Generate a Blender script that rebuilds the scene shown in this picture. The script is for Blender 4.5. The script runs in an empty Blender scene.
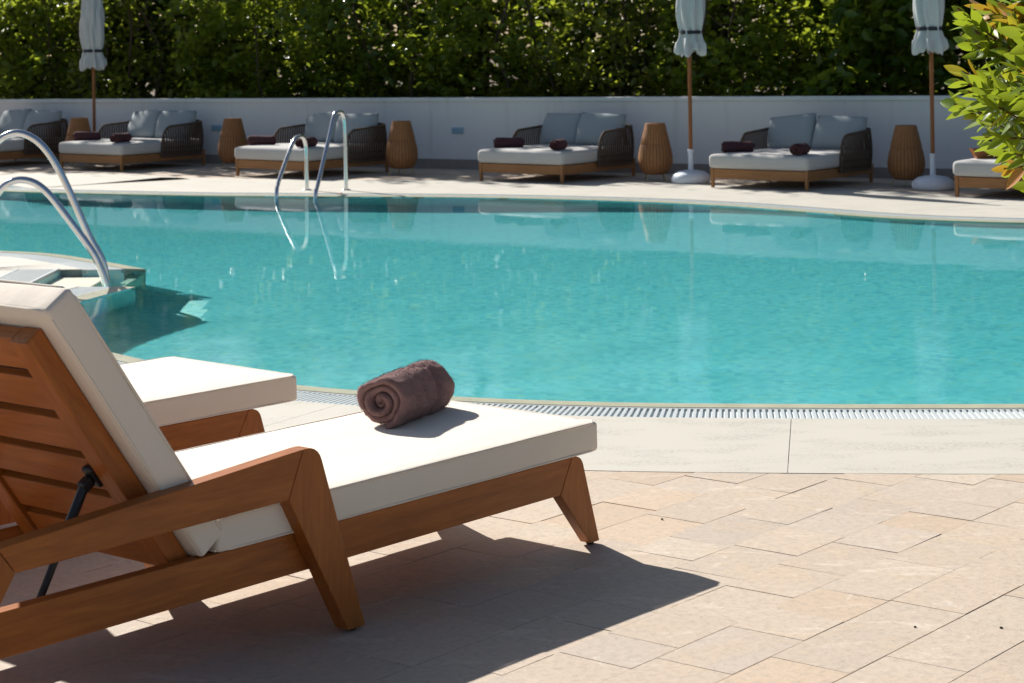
import bpy, bmesh, math, random
import numpy as np
from mathutils import Vector, Matrix, noise as mnoise

scene = bpy.context.scene
COL = scene.collection
R = math.radians
random.seed(7)
rng = np.random.default_rng(11)

# ------------------------------------------------------------------ helpers
def tag(o, label=None, cat=None, group=None, kind=None):
    if label: o['label'] = label
    if cat: o['category'] = cat
    if group: o['group'] = group
    if kind: o['kind'] = kind
    return o

def empty(name, loc=(0, 0, 0), rz=0.0, label=None, cat=None, group=None):
    o = bpy.data.objects.new(name, None)
    o.empty_display_size = 0.2
    COL.objects.link(o)
    o.location = loc
    o.rotation_euler = (0, 0, rz)
    return tag(o, label, cat, group)

def link(name, me, mat=None, parent=None, smooth=None):
    o = bpy.data.objects.new(name, me)
    COL.objects.link(o)
    if mat is not None:
        for m in (mat if isinstance(mat, (list, tuple)) else [mat]):
            me.materials.append(m)
    if parent is not None:
        o.parent = parent
    if smooth is not None:
        me.shade_smooth() if smooth is True else smooth_angle(me, smooth)
    return o

def smooth_angle(me, ang=35):
    me.shade_smooth()
    me.set_sharp_from_angle(angle=R(ang))

class MB:
    """collects vertices and faces of ONE mesh"""
    def __init__(s):
        s.v = []; s.f = []; s.m = []
    def add(s, vs, fs, mi=0):
        b = len(s.v)
        s.v += [tuple(p) for p in vs]
        s.f += [tuple(b + i for i in f) for f in fs]
        s.m += [mi] * len(fs)
        return s
    def box(s, lo, hi, mi=0, M=None):
        x0, y0, z0 = lo; x1, y1, z1 = hi
        vs = [Vector(p) for p in ((x0,y0,z0),(x1,y0,z0),(x1,y1,z0),(x0,y1,z0),(x0,y0,z1),(x1,y0,z1),(x1,y1,z1),(x0,y1,z1))]
        if M is not None: vs = [M @ v for v in vs]
        return s.add(vs, [(0,3,2,1),(4,5,6,7),(0,1,5,4),(1,2,6,5),(2,3,7,6),(3,0,4,7)], mi)
    def prism(s, prof, y0, y1, mi=0):
        """profile in the xz plane, given counter-clockwise seen from -y, extruded along y"""
        n = len(prof)
        vs = [(x, y0, z) for x, z in prof] + [(x, y1, z) for x, z in prof]
        fs = [tuple(range(n)), tuple(range(2*n-1, n-1, -1))]
        for i in range(n):
            j = (i + 1) % n
            fs.append((i, i + n, j + n, j))
        return s.add(vs, fs, mi)
    def tube(s, pts, rad, n=10, cap=True, mi=0):
        pts = [Vector(p) for p in pts]
        k = len(pts)
        rs = rad if isinstance(rad, (list, tuple)) else [rad] * k
        t0 = (pts[1] - pts[0]).normalized()
        up = Vector((0, 0, 1)) if abs(t0.z) < .9 else Vector((1, 0, 0))
        a = t0.cross(up).normalized()
        vs = []
        for i, p in enumerate(pts):
            t = (pts[min(i+1, k-1)] - pts[max(i-1, 0)]).normalized()
            a = (a - t * a.dot(t)).normalized()
            b = t.cross(a)
            for q in range(n):
                w = 2 * math.pi * q / n
                vs.append(p + (a * math.cos(w) + b * math.sin(w)) * rs[i])
        fs = []
        for i in range(k - 1):
            for q in range(n):
                q2 = (q + 1) % n
                fs.append((i*n+q, i*n+q2, (i+1)*n+q2, (i+1)*n+q))
        if cap:
            fs.append(tuple(range(n-1, -1, -1)))
            fs.append(tuple((k-1)*n + q for q in range(n)))
        return s.add(vs, fs, mi)
    def lathe(s, prof, n=32, c=(0, 0, 0), mod=None, mi=0, cap=True):
        vs = []
        for r, z in prof:
            for q in range(n):
                w = 2*math.pi*q/n
                rr = r if mod is None else mod(r, z, w)
                vs.append((c[0] + rr*math.cos(w), c[1] + rr*math.sin(w), c[2] + z))
        k = len(prof); fs = []
        for i in range(k-1):
            for q in range(n):
                q2 = (q+1) % n
                fs.append((i*n+q, i*n+q2, (i+1)*n+q2, (i+1)*n+q))
        if cap:
            fs.append(tuple(range(n-1, -1, -1)))
            fs.append(tuple((k-1)*n+q for q in range(n)))
        return s.add(vs, fs, mi)
    def mesh(s, name):
        me = bpy.data.meshes.new(name)
        me.from_pydata(s.v, [], s.f)
        if any(s.m): me.polygons.foreach_set('material_index', s.m)
        me.update()
        return me
    def build(s, name, mat, parent=None, smooth=None, bevel=0, seg=2, fix=True):
        me = s.mesh(name)
        if fix or bevel:
            bm = bmesh.new(); bm.from_mesh(me)
            if fix: bmesh.ops.recalc_face_normals(bm, faces=bm.faces)
            if bevel:
                es = [e for e in bm.edges if len(e.link_faces) == 2 and e.calc_face_angle(0) > R(28)]
                bmesh.ops.bevel(bm, geom=es, offset=bevel, segments=seg, profile=.5, affect='EDGES', clamp_overlap=True)
            bm.to_mesh(me); bm.free()
        return link(name, me, mat, parent, smooth)

def crom(P, n=8, closed=False):
    """Catmull-Rom through points"""
    P = [Vector(p) for p in P]
    out = []
    k = len(P)
    rngi = range(k) if closed else range(k-1)
    for i in rngi:
        if closed:
            a, b, c, d = P[i-1], P[i], P[(i+1) % k], P[(i+2) % k]
        else:
            a, b, c, d = P[max(i-1, 0)], P[i], P[i+1], P[min(i+2, k-1)]
        for j in range(n):
            t = j/n
            out.append(.5*((2*b) + (c-a)*t + (2*a-5*b+4*c-d)*t*t + (3*b-a-3*c+d)*t**3))
    if not closed: out.append(P[-1])
    return out

# ------------------------------------------------------------------ materials
class NT:
    def __init__(s, name):
        s.m = bpy.data.materials.new(name); s.m.use_nodes = True
        s.t = s.m.node_tree; s.n = s.t.nodes; s.l = s.t.links
        s.b = s.n['Principled BSDF']; s.out = s.n['Material Output']
    def new(s, kind, **kw):
        x = s.n.new(kind)
        for k, v in kw.items():
            if k.startswith('i_'):
                x.inputs[k[2:].replace('_', ' ')].default_value = v
            else: setattr(x, k, v)
        return x
    def lk(s, a, b): s.l.new(a, b)
    def coord(s, what='Object', scale=(1, 1, 1), rot=(0, 0, 0)):
        c = s.new('ShaderNodeTexCoord'); mp = s.new('ShaderNodeMapping')
        mp.inputs['Scale'].default_value = scale; mp.inputs['Rotation'].default_value = rot
        s.lk(c.outputs[what], mp.inputs['Vector'])
        return mp.outputs['Vector']
    def noise(s, vec, scale, detail=4, rough=.55, dist=0):
        x = s.new('ShaderNodeTexNoise')
        x.inputs['Scale'].default_value = scale; x.inputs['Detail'].default_value = detail
        x.inputs['Roughness'].default_value = rough; x.inputs['Distortion'].default_value = dist
        if vec is not None: s.lk(vec, x.inputs['Vector'])
        return x.outputs['Fac']
    def ramp(s, fac, stops, interp='LINEAR'):
        x = s.new('ShaderNodeValToRGB'); x.color_ramp.interpolation = interp
        e = x.color_ramp.elements
        while len(e) < len(stops): e.new(.5)
        for el, (p, c) in zip(e, stops):
            el.position = p; el.color = tuple(c) + ((1,) if len(c) == 3 else ())
        s.lk(fac, x.inputs['Fac'])
        return x.outputs['Color']
    def mix(s, a, b, fac, mode='MIX'):
        x = s.new('ShaderNodeMix', data_type='RGBA', blend_type=mode)
        for sock, val in ((x.inputs[0], fac), (x.inputs[6], a), (x.inputs[7], b)):
            if hasattr(val, 'is_linked') or hasattr(val, 'links'): s.lk(val, sock)
            else: sock.default_value = val if isinstance(val, (int, float)) else tuple(val) + ((1,) if len(val) == 3 else ())
        return x.outputs[2]
    def math(s, op, a, b=0.0):
        x = s.new('ShaderNodeMath', operation=op)
        for sock, val in ((x.inputs[0], a), (x.inputs[1], b)):
            if hasattr(val, 'links'): s.lk(val, sock)
            else: sock.default_value = val
        return x.outputs[0]
    def bump(s, h, strength=.2, dist=.01, normal=None):
        x = s.new('ShaderNodeBump'); x.inputs['Strength'].default_value = strength
        x.inputs['Distance'].default_value = dist
        s.lk(h, x.inputs['Height'])
        if normal is not None: s.lk(normal, x.inputs['Normal'])
        return x.outputs['Normal']
    def attr(s, name):
        x = s.new('ShaderNodeAttribute'); x.attribute_name = name
        return x
    def set(s, color=None, rough=None, metal=None, spec=None, normal=None):
        b = s.b
        for key, val in (('Base Color', color), ('Roughness', rough), ('Metallic', metal), ('Specular IOR Level', spec), ('Normal', normal)):
            if val is None: continue
            if hasattr(val, 'links'): s.lk(val, b.inputs[key])
            elif isinstance(val, (tuple, list)): b.inputs[key].default_value = tuple(val) + ((1,) if len(val) == 3 else ())
            else: b.inputs[key].default_value = val
        return s.m

def wood(name, axis, light, dark, rough=.42):
    t = NT(name)
    sc = {'x': (1.2, 14, 14), 'y': (14, 1.2, 14), 'z': (14, 14, 1.2)}[axis]
    v = t.coord('Object', sc)
    n1 = t.noise(v, 2.2, 6, .62, 1.2)
    n2 = t.noise(v, 11, 4, .6)
    n3 = t.noise(t.coord('Object'), 3.0, 2)
    f = t.math('ADD', t.math('MULTIPLY', n1, .7), t.math('MULTIPLY', n2, .3))
    c = t.ramp(f, [(.28, dark), (.52, [(a+b)/2 for a, b in zip(light, dark)]), (.72, light)])
    c = t.mix(c, t.mix(c, (.55, .5, .48), 1.0, 'MULTIPLY'), t.math('MULTIPLY', n3, .5))
    r = t.math('ADD', t.math('MULTIPLY', n2, .25), rough - .12)
    return t.set(color=c, rough=r, spec=.28, normal=t.bump(f, .12, .004))

def fabric(name, col, scale=900, rough=.9, bump=.15, var=.08, wrinkle=.25):
    t = NT(name)
    v = t.coord('Object')
    n = t.noise(v, scale, 2, .6)
    big = t.noise(v, 5, 4, .55)
    c = t.mix([x*(1-var) for x in col], [min(1, x*(1+var*.6)) for x in col], t.math('ADD', t.math('MULTIPLY', n, .5), t.math('MULTIPLY', big, .5)))
    nb = t.bump(big, wrinkle, .02)
    nb = t.bump(n, bump, .0012, nb)
    return t.set(color=c, rough=rough, spec=.2, normal=nb)

def plain(name, col, rough=.5, metal=0.0, spec=.5, nscale=30, nvar=.06):
    t = NT(name)
    n = t.noise(t.coord('Object'), nscale, 4)
    c = t.mix([x*(1-nvar) for x in col], [min(1, x*(1+nvar)) for x in col], n)
    return t.set(color=c, rough=t.math('ADD', t.math('MULTIPLY', n, .16), rough-.08), metal=metal, spec=spec)

TEAK_L, TEAK_D = (.50, .170, .034), (.25, .070, .013)
M_TEAK_X = wood('teak_lengthwise', 'x', TEAK_L, TEAK_D)
M_TEAK_Z = wood('teak_upright', 'z', TEAK_L, TEAK_D)
M_TEAK_Y = wood('teak_crosswise', 'y', TEAK_L, TEAK_D)
M_BEDWOOD_X = wood('bed_wood_lengthwise', 'x', (.46, .23, .09), (.27, .12, .045))
M_BEDWOOD_Z = wood('bed_wood_upright', 'z', (.46, .23, .09), (.27, .12, .045))
M_POLE = wood('pole_wood', 'z', (.38, .15, .05), (.22, .075, .022))
M_CUSHION = fabric('cream_cushion', (.775, .70, .61), 1100, .92, .12, .04, .3)
M_MATTRESS = fabric('grey_mattress', (.51, .50, .485), 700, .92, .2, .05, .2)
M_PILLOW = fabric('slate_pillow', (.35, .385, .40), 600, .92, .2, .08, .25)
M_CANOPY = fabric('grey_canopy', (.52, .54, .54), 500, .85, .1, .06, .3)
M_BLACK = plain('black_plastic', (.012, .012, .013), .42, 0, .5)
M_STRAP = plain('dark_strap', (.01, .012, .02), .6)
M_STEEL = plain('stainless_steel', (.72, .73, .74), .16, 1.0, .5, 60, .03)
M_BRASS = plain('pale_brass', (.55, .42, .22), .35, 1.0)
M_WHITEPL = plain('white_plastic', (.66, .72, .80), .4, 0, .5, 12, .05)
M_SOCKET = plain('blue_plate', (.30, .47, .60), .4)

def mk_towel():
    t = NT('plum_terry')
    v = t.coord('Object')
    n = t.noise(v, 420, 3, .7); b = t.noise(v, 22, 4, .6)
    c = t.ramp(t.math('ADD', t.math('MULTIPLY', n, .65), t.math('MULTIPLY', b, .35)), [(.3, (.15, .084, .082)), (.55, (.26, .158, .152)), (.75, (.37, .24, .23))])
    t.b.inputs['Sheen Weight'].default_value = .25
    t.b.inputs['Sheen Roughness'].default_value = .5
    t.b.inputs['Sheen Tint'].default_value = (.7, .5, .5, 1)
    return t.set(color=c, rough=.95, spec=.1, normal=t.bump(n, .7, .004, t.bump(b, .35, .012)))
M_TOWEL = mk_towel()
M_TOWEL_SHADED = fabric('shaded_plum_terry', (.085, .036, .040), 420, .95, .6, .25, .3)  # the large towel's plum terry, shade on the daybeds put into its colour

def mk_wicker(name, light, dark, sx, sz):
    t = NT(name)
    tc = t.new('ShaderNodeTexCoord')
    sep = t.new('ShaderNodeSeparateXYZ'); t.lk(tc.outputs['Object'], sep.inputs[0])
    ang = t.math('ARCTAN2', sep.outputs['Y'], sep.outputs['X'])
    a = t.math('SINE', t.math('MULTIPLY', ang, sx))
    b = t.math('SINE', t.math('MULTIPLY', sep.outputs['Z'], sz))
    w = t.math('ADD', t.math('MULTIPLY', a, .75), t.math('MULTIPLY', t.math('MULTIPLY', a, b), .6))
    h = t.math('ADD', t.math('MULTIPLY', w, .35), .5)
    n = t.noise(t.coord('Object'), 40, 4)
    f = t.math('ADD', t.math('MULTIPLY', h, .6), t.math('MULTIPLY', n, .4))
    c = t.ramp(f, [(.2, dark), (.75, light)])
    return t.set(color=c, rough=.6, spec=.3, normal=t.bump(h, .8, .006))
M_BASKET = mk_wicker('woven_rattan', (.42, .195, .075), (.13, .048, .016), 30, 150)
M_ROPE = plain('dark_rope', (.105, .075, .056), .8, 0, .2, 60, .35)

def mk_stone():
    t = NT('pink_limestone_pavers')
    at = t.attr('tone')
    v = t.coord('Object', (1, 1, 1), (0, 0, R(51)))
    big = t.noise(v, 3.1, 7, .68, 1.0)
    vs = t.coord('Object', (2.0, 7, 1), (0, 0, R(20)))
    streak = t.noise(vs, 1.6, 6, .65, .8)
    fine = t.noise(v, 38, 7, .75)
    pit = t.noise(v, 160, 3, .6)
    c = t.mix(at.outputs['Color'], (.57, .425, .285), t.ramp(big, [(.50, (0, 0, 0)), (.70, (.5, .5, .5))]))
    c = t.mix(c, (.72, .63, .54), t.ramp(streak, [(.58, (0, 0, 0)), (.72, (.6, .6, .6))]))
    c = t.mix(c, (.35, .295, .245), t.ramp(fine, [(.47, (0, 0, 0)), (.70, (.7, .7, .7))]))
    c = t.mix(c, (.16, .13, .11), t.ramp(pit, [(.69, (0, 0, 0)), (.75, (.55, .55, .55))]))
    scuff = t.noise(t.coord('Object', (1, 1, 1), (0, 0, R(-15))), 7, 7, .72, 1.5)
    c = t.mix(c, (.66, .59, .51), t.ramp(scuff, [(.60, (0, 0, 0)), (.68, (.6, .6, .6))]))
    nb = t.bump(fine, .45, .004, t.bump(big, .25, .01))
    return t.set(color=c, rough=t.math('ADD', t.math('MULTIPLY', streak, .25), .5), spec=.3, normal=nb)
M_STONE = mk_stone()

def mk_coping():
    t = NT('cream_pool_coping')
    v = t.coord('Object')
    vs = t.coord('Object', (1.0, 2.0, 1))
    patch = t.noise(vs, 2.6, 5, .6)
    speck = t.noise(t.coord('Object', (1, 1.15, 1)), 58, 6, .8)
    big = t.noise(v, 1.2, 3)
    c = t.mix((.535, .508, .45), (.49, .468, .415), big)
    m = t.math('MULTIPLY', t.ramp(speck, [(.50, (0, 0, 0)), (.57, (1, 1, 1))]), t.ramp(patch, [(.47, (0, 0, 0)), (.62, (.6, .6, .6))]))
    c = t.mix(c, (.24, .225, .19), m)
    c = t.mix(c, (.42, .41, .35), t.ramp(patch, [(.55, (0, 0, 0)), (.8, (.5, .5, .5))]))
    return t.set(color=c, rough=.7, spec=.3, normal=t.bump(speck, .25, .003))
M_COPING = mk_coping()
M_LIP = plain('wet_stone_lip', (.47, .46, .34), .3, 0, .5, 9, .14)
M_GRATE = plain('white_grating', (.53, .57, .58), .4, 0, .5, 30, .05)
M_CHANNEL = plain('channel_floor', (.68, .74, .74), .6, 0, .3, 20, .1)
M_JOINT = plain('joint_mortar', (.17, .135, .105), .95, 0, .1, 40, .25)
M_WALLPAINT = None
def mk_paint():
    t = NT('white_wall_render')
    v = t.coord('Object')
    n = t.noise(v, 1.1, 5, .6); f = t.noise(v, 90, 4, .6)
    st = t.noise(t.coord('Object', (3.0, 3.0, .25)), 2.0, 5, .6)
    c = t.mix((.85, .845, .83), (.79, .785, .77), n)
    c = t.mix(c, (.55, .54, .50), t.ramp(st, [(.55, (0, 0, 0)), (.8, (.45, .45, .45))]))
    return t.set(color=c, rough=.8, spec=.2, normal=t.bump(f, .12, .003))
M_WALL = mk_paint()
M_SKIRT = plain('grey_stone_skirting', (.30, .27, .25), .75, 0, .3, 14, .2)

def mk_mosaic():
    t = NT('pool_mosaic')
    tc = t.new('ShaderNodeTexCoord')
    sc = t.new('ShaderNodeVectorMath', operation='SCALE'); sc.inputs['Scale'].default_value = 26
    t.lk(tc.outputs['Object'], sc.inputs[0])
    fl = t.new('ShaderNodeVectorMath', operation='FLOOR'); t.lk(sc.outputs[0], fl.inputs[0])
    wn = t.new('ShaderNodeTexWhiteNoise', noise_dimensions='3D'); t.lk(fl.outputs[0], wn.inputs['Vector'])
    c = t.ramp(wn.outputs['Value'], [(0, (.27, .57, .60)), (.25, (.41, .70, .70)), (.6, (.47, .75, .74)), (.86, (.60, .82, .79)), (.95, (.66, .76, .58)), (1, (.24, .58, .70))], 'LINEAR')
    n = t.noise(t.coord('Object'), .9, 4)
    c = t.mix(c, (.40, .66, .62), t.math('MULTIPLY', n, .4))
    return t.set(color=c, rough=.5, spec=.3)
M_MOSAIC = mk_mosaic()
M_STEP = plain('pool_step_stone', (.56, .56, .44), .5, 0, .3, 9, .1)

def mk_water():
    t = NT('pool_water')
    for n in list(t.n):
        if n.name != t.out.name: t.n.remove(n)
    v = t.coord('Object')
    n1 = t.noise(v, 7.5, 3, .55, .4)
    n2 = t.noise(t.coord('Object', (1, 1.3, 1)), 30, 3, .55, .3)
    patch = t.ramp(t.noise(v, .45, 2), [(.35, (.35, .35, .35)), (.68, (1, 1, 1))])
    sp = t.new('ShaderNodeSeparateXYZ'); tc = t.new('ShaderNodeTexCoord'); t.lk(tc.outputs['Object'], sp.inputs[0])
    br = t.new('ShaderNodeMapRange'); br.interpolation_type = 'SMOOTHSTEP'     # breeze dies down towards the sheltered far side
    for k, x in (('From Min', 9.3), ('From Max', 13.4), ('To Min', 1.0), ('To Max', .06)): br.inputs[k].default_value = x
    t.lk(sp.outputs['Y'], br.inputs['Value'])
    h = t.math('MULTIPLY', t.math('MULTIPLY', t.math('ADD', t.math('MULTIPLY', n1, .6), t.math('MULTIPLY', n2, .85)), patch), br.outputs[0])
    bp = t.bump(h, 1.0, .0019)
    g = t.new('ShaderNodeBsdfPrincipled')
    g.inputs['Base Color'].default_value = (.285, .85, .94, 1); g.inputs['Transmission Weight'].default_value = 1.0
    g.inputs['IOR'].default_value = 1.333; g.inputs['Roughness'].default_value = 0.0
    t.lk(bp, g.inputs['Normal'])
    t.lk(g.outputs[0], t.out.inputs['Surface'])
    return t.m
M_WATER = mk_water()

def mk_leaf(name, stops, trans=.35, rough=.35, spec=.5, trans_col=(.58, .68, .05)):
    t = NT(name)
    at = t.attr('tone')
    c = t.ramp(at.outputs['Fac'], stops)
    t.set(color=c, rough=rough, spec=spec)
    tr = t.new('ShaderNodeBsdfTranslucent')
    t.lk(t.mix(c, trans_col, .55), tr.inputs['Color'])
    mx = t.new('ShaderNodeMixShader'); mx.inputs[0].default_value = trans
    t.lk(t.b.outputs[0], mx.inputs[1]); t.lk(tr.outputs[0], mx.inputs[2])
    t.lk(mx.outputs[0], t.out.inputs['Surface'])
    return t.m
M_LEAF_A = mk_leaf('hedge_leaf_bright', [(0, (.045, .085, .010)), (.5, (.10, .155, .016)), (.85, (.15, .20, .020)), (1, (.19, .20, .03))], .55)
M_LEAF_B = mk_leaf('hedge_leaf_olive', [(0, (.050, .066, .012)), (.5, (.090, .115, .016)), (.85, (.13, .13, .022)), (1, (.15, .09, .03))], .55)
M_LEAF_C = mk_leaf('hedge_leaf_deep', [(0, (.028, .060, .010)), (.5, (.060, .110, .014)), (.9, (.11, .165, .018)), (1, (.15, .17, .03))], .5, .28)
M_LEAF_D = mk_leaf('laurel_leaf', [(0, (.075, .145, .014)), (.5, (.135, .215, .018)), (.86, (.20, .26, .025)), (.93, (.36, .32, .03)), (.965, (.50, .12, .03)), (1, (.46, .08, .025))], .40, .3, .5, (.46, .54, .03))
M_LEAF_E = mk_leaf('shaded_tree_leaf', [(0, (.012, .026, .006)), (.5, (.026, .050, .010)), (.9, (.05, .085, .014)), (1, (.08, .11, .02))], .3, .3)  # leaf colour darkened to paint the shade seen through the hedge gaps
M_BARK = plain('hedge_bark', (.085, .062, .045), .9, 0, .1, 25, .3)
M_TWIG = plain('reddish_twig', (.16, .075, .04), .8, 0, .2, 25, .2)
M_SOIL = plain('ground_soil', (.12, .10, .08), .95, 0, .1, 3, .25)
M_DRYLEAF = plain('dry_leaf', (.42, .09, .03), .6, 0, .3, 30, .2)

# ------------------------------------------------------------------ pool outline (metres; camera stands at the origin)
NEAR = [(8.3, 11.4), (7.3, 10.2), (5.6, 9.35), (4.0, 8.98), (2.5, 8.90), (1.0, 9.0), (.2, 9.13), (-.5, 9.36), (-1.09, 9.67), (-1.58, 10.08),
        (-2.0, 10.55), (-2.32, 10.95), (-2.64, 11.42), (-2.86, 12.0), (-2.87, 12.6), (-2.76, 13.15), (-2.60, 13.69)]
FARR = [(-2.73, 14.79), (-3.25, 15.48), (-3.72, 16.0), (-4.25, 16.3), (-5.3, 16.7), (-7.0, 17.3), (-8.5, 18.5), (-9.3, 20.5), (-9.3, 22.6),
        (-8.4, 23.9), (-7.2, 24.1), (-6.35, 23.75), (-5.9, 23.15), (-5.1, 22.72), (-3.46, 22.04), (-2.33, 21.75), (-.58, 21.3), (.6, 20.8),
        (1.41, 20.33), (2.15, 19.7), (2.77, 18.95), (3.3, 18.3), (3.9, 17.85), (4.6, 17.5), (5.5, 17.1), (6.8, 16.4), (8.0, 15.0), (8.6, 13.0), (8.3, 11.4)]
full = FARR[:-1] + NEAR                          # open line from one lip of the steps round the pool to the other lip
EDGE = [p for p in crom([(x, y, 0) for x, y in full], 10)]
# resample evenly
def resample(P, step):
    d = [0]
    for a, b in zip(P, P[1:]): d.append(d[-1] + (b-a).length)
    n = int(d[-1] / step)
    out = []; j = 0
    for i in range(n+1):
        s = d[-1]*i/n
        while j < len(d)-2 and d[j+1] < s: j += 1
        f = (s-d[j]) / max(1e-9, d[j+1]-d[j])
        out.append(P[j].lerp(P[j+1], f))
    return out
EDGE = resample(EDGE, .06)
NE = len(EDGE)
OUT = []
for i in range(NE):
    t = (EDGE[min(i+1, NE-1)] - EDGE[max(i-1, 0)]).normalized()
    OUT.append(Vector((t.y, -t.x, 0)))           # water lies on the left of travel? fixed below
cen = sum(EDGE, Vector()) / NE
if sum((EDGE[i]-cen).dot(OUT[i]) for i in range(NE)) < 0:
    OUT = [-o for o in OUT]
# smooth the normals so that wide offsets do not fold
for _ in range(6):
    OUT = [(OUT[max(i-1, 0)] + OUT[i] + OUT[min(i+1, NE-1)]).normalized() for i in range(NE)]
# both ends are cut square to the steps instead of square to the edge
def endcut(i, d):
    o = OUT[i]; return d / d.dot(o)
for k in range(14):
    f = 1 - k/14
    for i, d in ((k, Vector((-1, -.02, 0))), (NE-1-k, Vector((-1, .06, 0)))):
        OUT[i] = OUT[i].lerp(endcut(i, d.normalized()), f)
def copw(i):
    p = EDGE[i]
    f = max(0, min(1, (p.y-15.8)/2.2)) * max(0, min(1, (p.x+8.5)/2.0))
    return COPW + 1.0*f*f*(3-2*f)
def off(i, w, z=0.0):
    p = EDGE[i] + OUT[i]*w
    return Vector((p.x, p.y, z))
LIPW, GRW, COPW = .13, .38, 1.47
STEPX = -3.36                                    # back of the stair recess

def strip(mb, w0, w1, z0, z1=None, mi=0, i0=0, i1=None, down=0):
    i1 = NE-1 if i1 is None else i1
    z1 = z0 if z1 is None else z1
    vs = []
    for i in range(i0, i1+1):
        vs += [off(i, w0, z0), off(i, w1, z1)]
    n = i1-i0+1
    fs = [(2*k, 2*k+1, 2*k+3, 2*k+2) for k in range(n-1)]
    mb.add(vs, fs, mi)
    if down:
        for side, w, z in ((0, w0, z0), (1, w1, z1)):
            vs = []
            for i in range(i0, i1+1):
                vs += [off(i, w, z), off(i, w, z-down)]
            mb.add(vs, fs, mi)
        for i in (i0, i1):
            mb.add([off(i, w0, z0), off(i, w1, z1), off(i, w1, z1-down), off(i, w0, z0-down)], [(0, 1, 2, 3)], mi)

WZ = -.014                                       # water level
mb = MB(); strip(mb, 0, LIPW, -.006, .0, down=.12)
tag(mb.build('pool_lip', M_LIP, smooth=40), kind='structure')

# coping slabs with open joints; a dark bed shows in the joints, the same mesh holds the gutter channel
arc = [0]
for i in range(1, NE): arc.append(arc[-1] + (EDGE[i]-EDGE[i-1]).length)
iref = min(range(NE//2, NE), key=lambda i: abs(off(i, .9).x - 1.10))
JS0 = 1.18 - off(iref, GRW).x; JS1 = 1.015 - off(iref, COPW).x
def jshift(w): return (JS0 + (JS1-JS0)*(w-GRW)/(COPW-GRW))
mb = MB()
SL = 1.95
cuts = [0]
k0 = int(arc[iref]/SL)
targets = [arc[iref] + SL*k for k in range(-k0-2, 40)]
ci = []
for tt in targets:
    if .3 < tt < arc[-1]-.3:
        ci.append(min(range(NE), key=lambda i: abs(arc[i]-tt)))
bounds = [0] + ci + [NE-1]
for a, b in zip(bounds, bounds[1:]):
    # each slab: a closed outline, 5 mm short of its neighbours
    ia = list(range(a, b+1))
    def pt(i, w, z):
        p = off(i, w, z)
        if i == a and a != 0:
            d = (off(i+1, w, z)-p).normalized(); p = p + d*(.0014 - jshift(min(w, COPW)))
        if i == b and b != NE-1:
            d = (off(i-1, w, z)-p).normalized(); p = p + d*(.0014 + jshift(min(w, COPW)))
        return p
    vs = []
    for i in ia:
        vs += [pt(i, GRW, -.0), pt(i, GRW, -.1), pt(i, copw(i), -.0), pt(i, copw(i), -.03)]
    fs = []
    for q in range(len(ia)-1):
        A_, B_ = 4*q, 4*q+4
        fs += [(A_, A_+2, B_+2, B_), (A_, B_, B_+1, A_+1), (A_+2, A_+3, B_+3, B_+2)]
    fs += [(0, 1, 3, 2), (4*len(ia)-4, 4*len(ia)-2, 4*len(ia)-1, 4*len(ia)-3)]
    mb.add(vs, fs, 0)
# platform behind the stair recess
e0, eN = off(0, COPW), off(NE-1, COPW)
r0 = Vector((STEPX, EDGE[0].y + (STEPX-EDGE[0].x)*.02, 0)); rN = Vector((STEPX, EDGE[-1].y - (STEPX-EDGE[-1].x)*.06, 0))
poly = [r0 + Vector((-.003, -.004, 0)), Vector((e0.x, r0.y-.004, 0)), Vector((eN.x-.1, rN.y+.004, 0)), rN + Vector((-.003, .004, 0))]
vs = poly + [p - Vector((0, 0, .1)) for p in poly]
mb.add(vs, [(0, 1, 2, 3), (0, 4, 5, 1), (2, 6, 7, 3), (3, 7, 4, 0)], 0)
strip(mb, LIPW-.02, GRW+.005, -.0135, mi=2)
strip(mb, GRW-.01, COPW-.1, -.1, mi=1)
cop = tag(mb.build('pool_coping', [M_COPING, M_JOINT, M_CHANNEL], fix=False), kind='structure')

# overflow grating round the pool: bars across the channel, one mesh
mb = MB()
fine_pts = resample(EDGE, .027)
fi = 0
cum = arc
for kq, p in enumerate(fine_pts):
    s = arc[-1]*kq/(len(fine_pts)-1)
    while fi < NE-2 and arc[fi+1] < s: fi += 1
    o = OUT[fi]; o2 = OUT[min(fi+1, NE-1)]
    f = (s-arc[fi])/max(1e-6, arc[fi+1]-arc[fi]); o = o.lerp(o2, f)
    t = (EDGE[fi+1]-EDGE[fi]).normalized()
    a = p + o*(LIPW+.016); b = p + o*(GRW-.008)
    hw = t*.0072
    vs = []
    for z in (-.004, -.013):
        zz = Vector((0, 0, z))
        vs += [a-hw+zz, b-hw+zz, b+hw+zz, a+hw+zz]
    mb.add(vs, [(0, 1, 2, 3), (0, 4, 5, 1), (2, 6, 7, 3), (0, 3, 7, 4), (1, 5, 6, 2)])
for w in (LIPW+.004, GRW-.02):
    strip(mb, w, w+.014, -.003, down=.03)
# the short grating that crosses behind the stair recess
for q in range(42):
    y = 13.75 + q*.0245
    mb.box((STEPX-.31, y, -.004), (STEPX-.03, y+.013, .004))
for x in (STEPX-.33, STEPX-.03): mb.box((x, 13.72, -.006), (x+.02, 14.80, .006))
tag(mb.build('drain_grate', M_GRATE, fix=False), 'white slatted overflow grate running all round the pool edge', 'drain grate')

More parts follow.
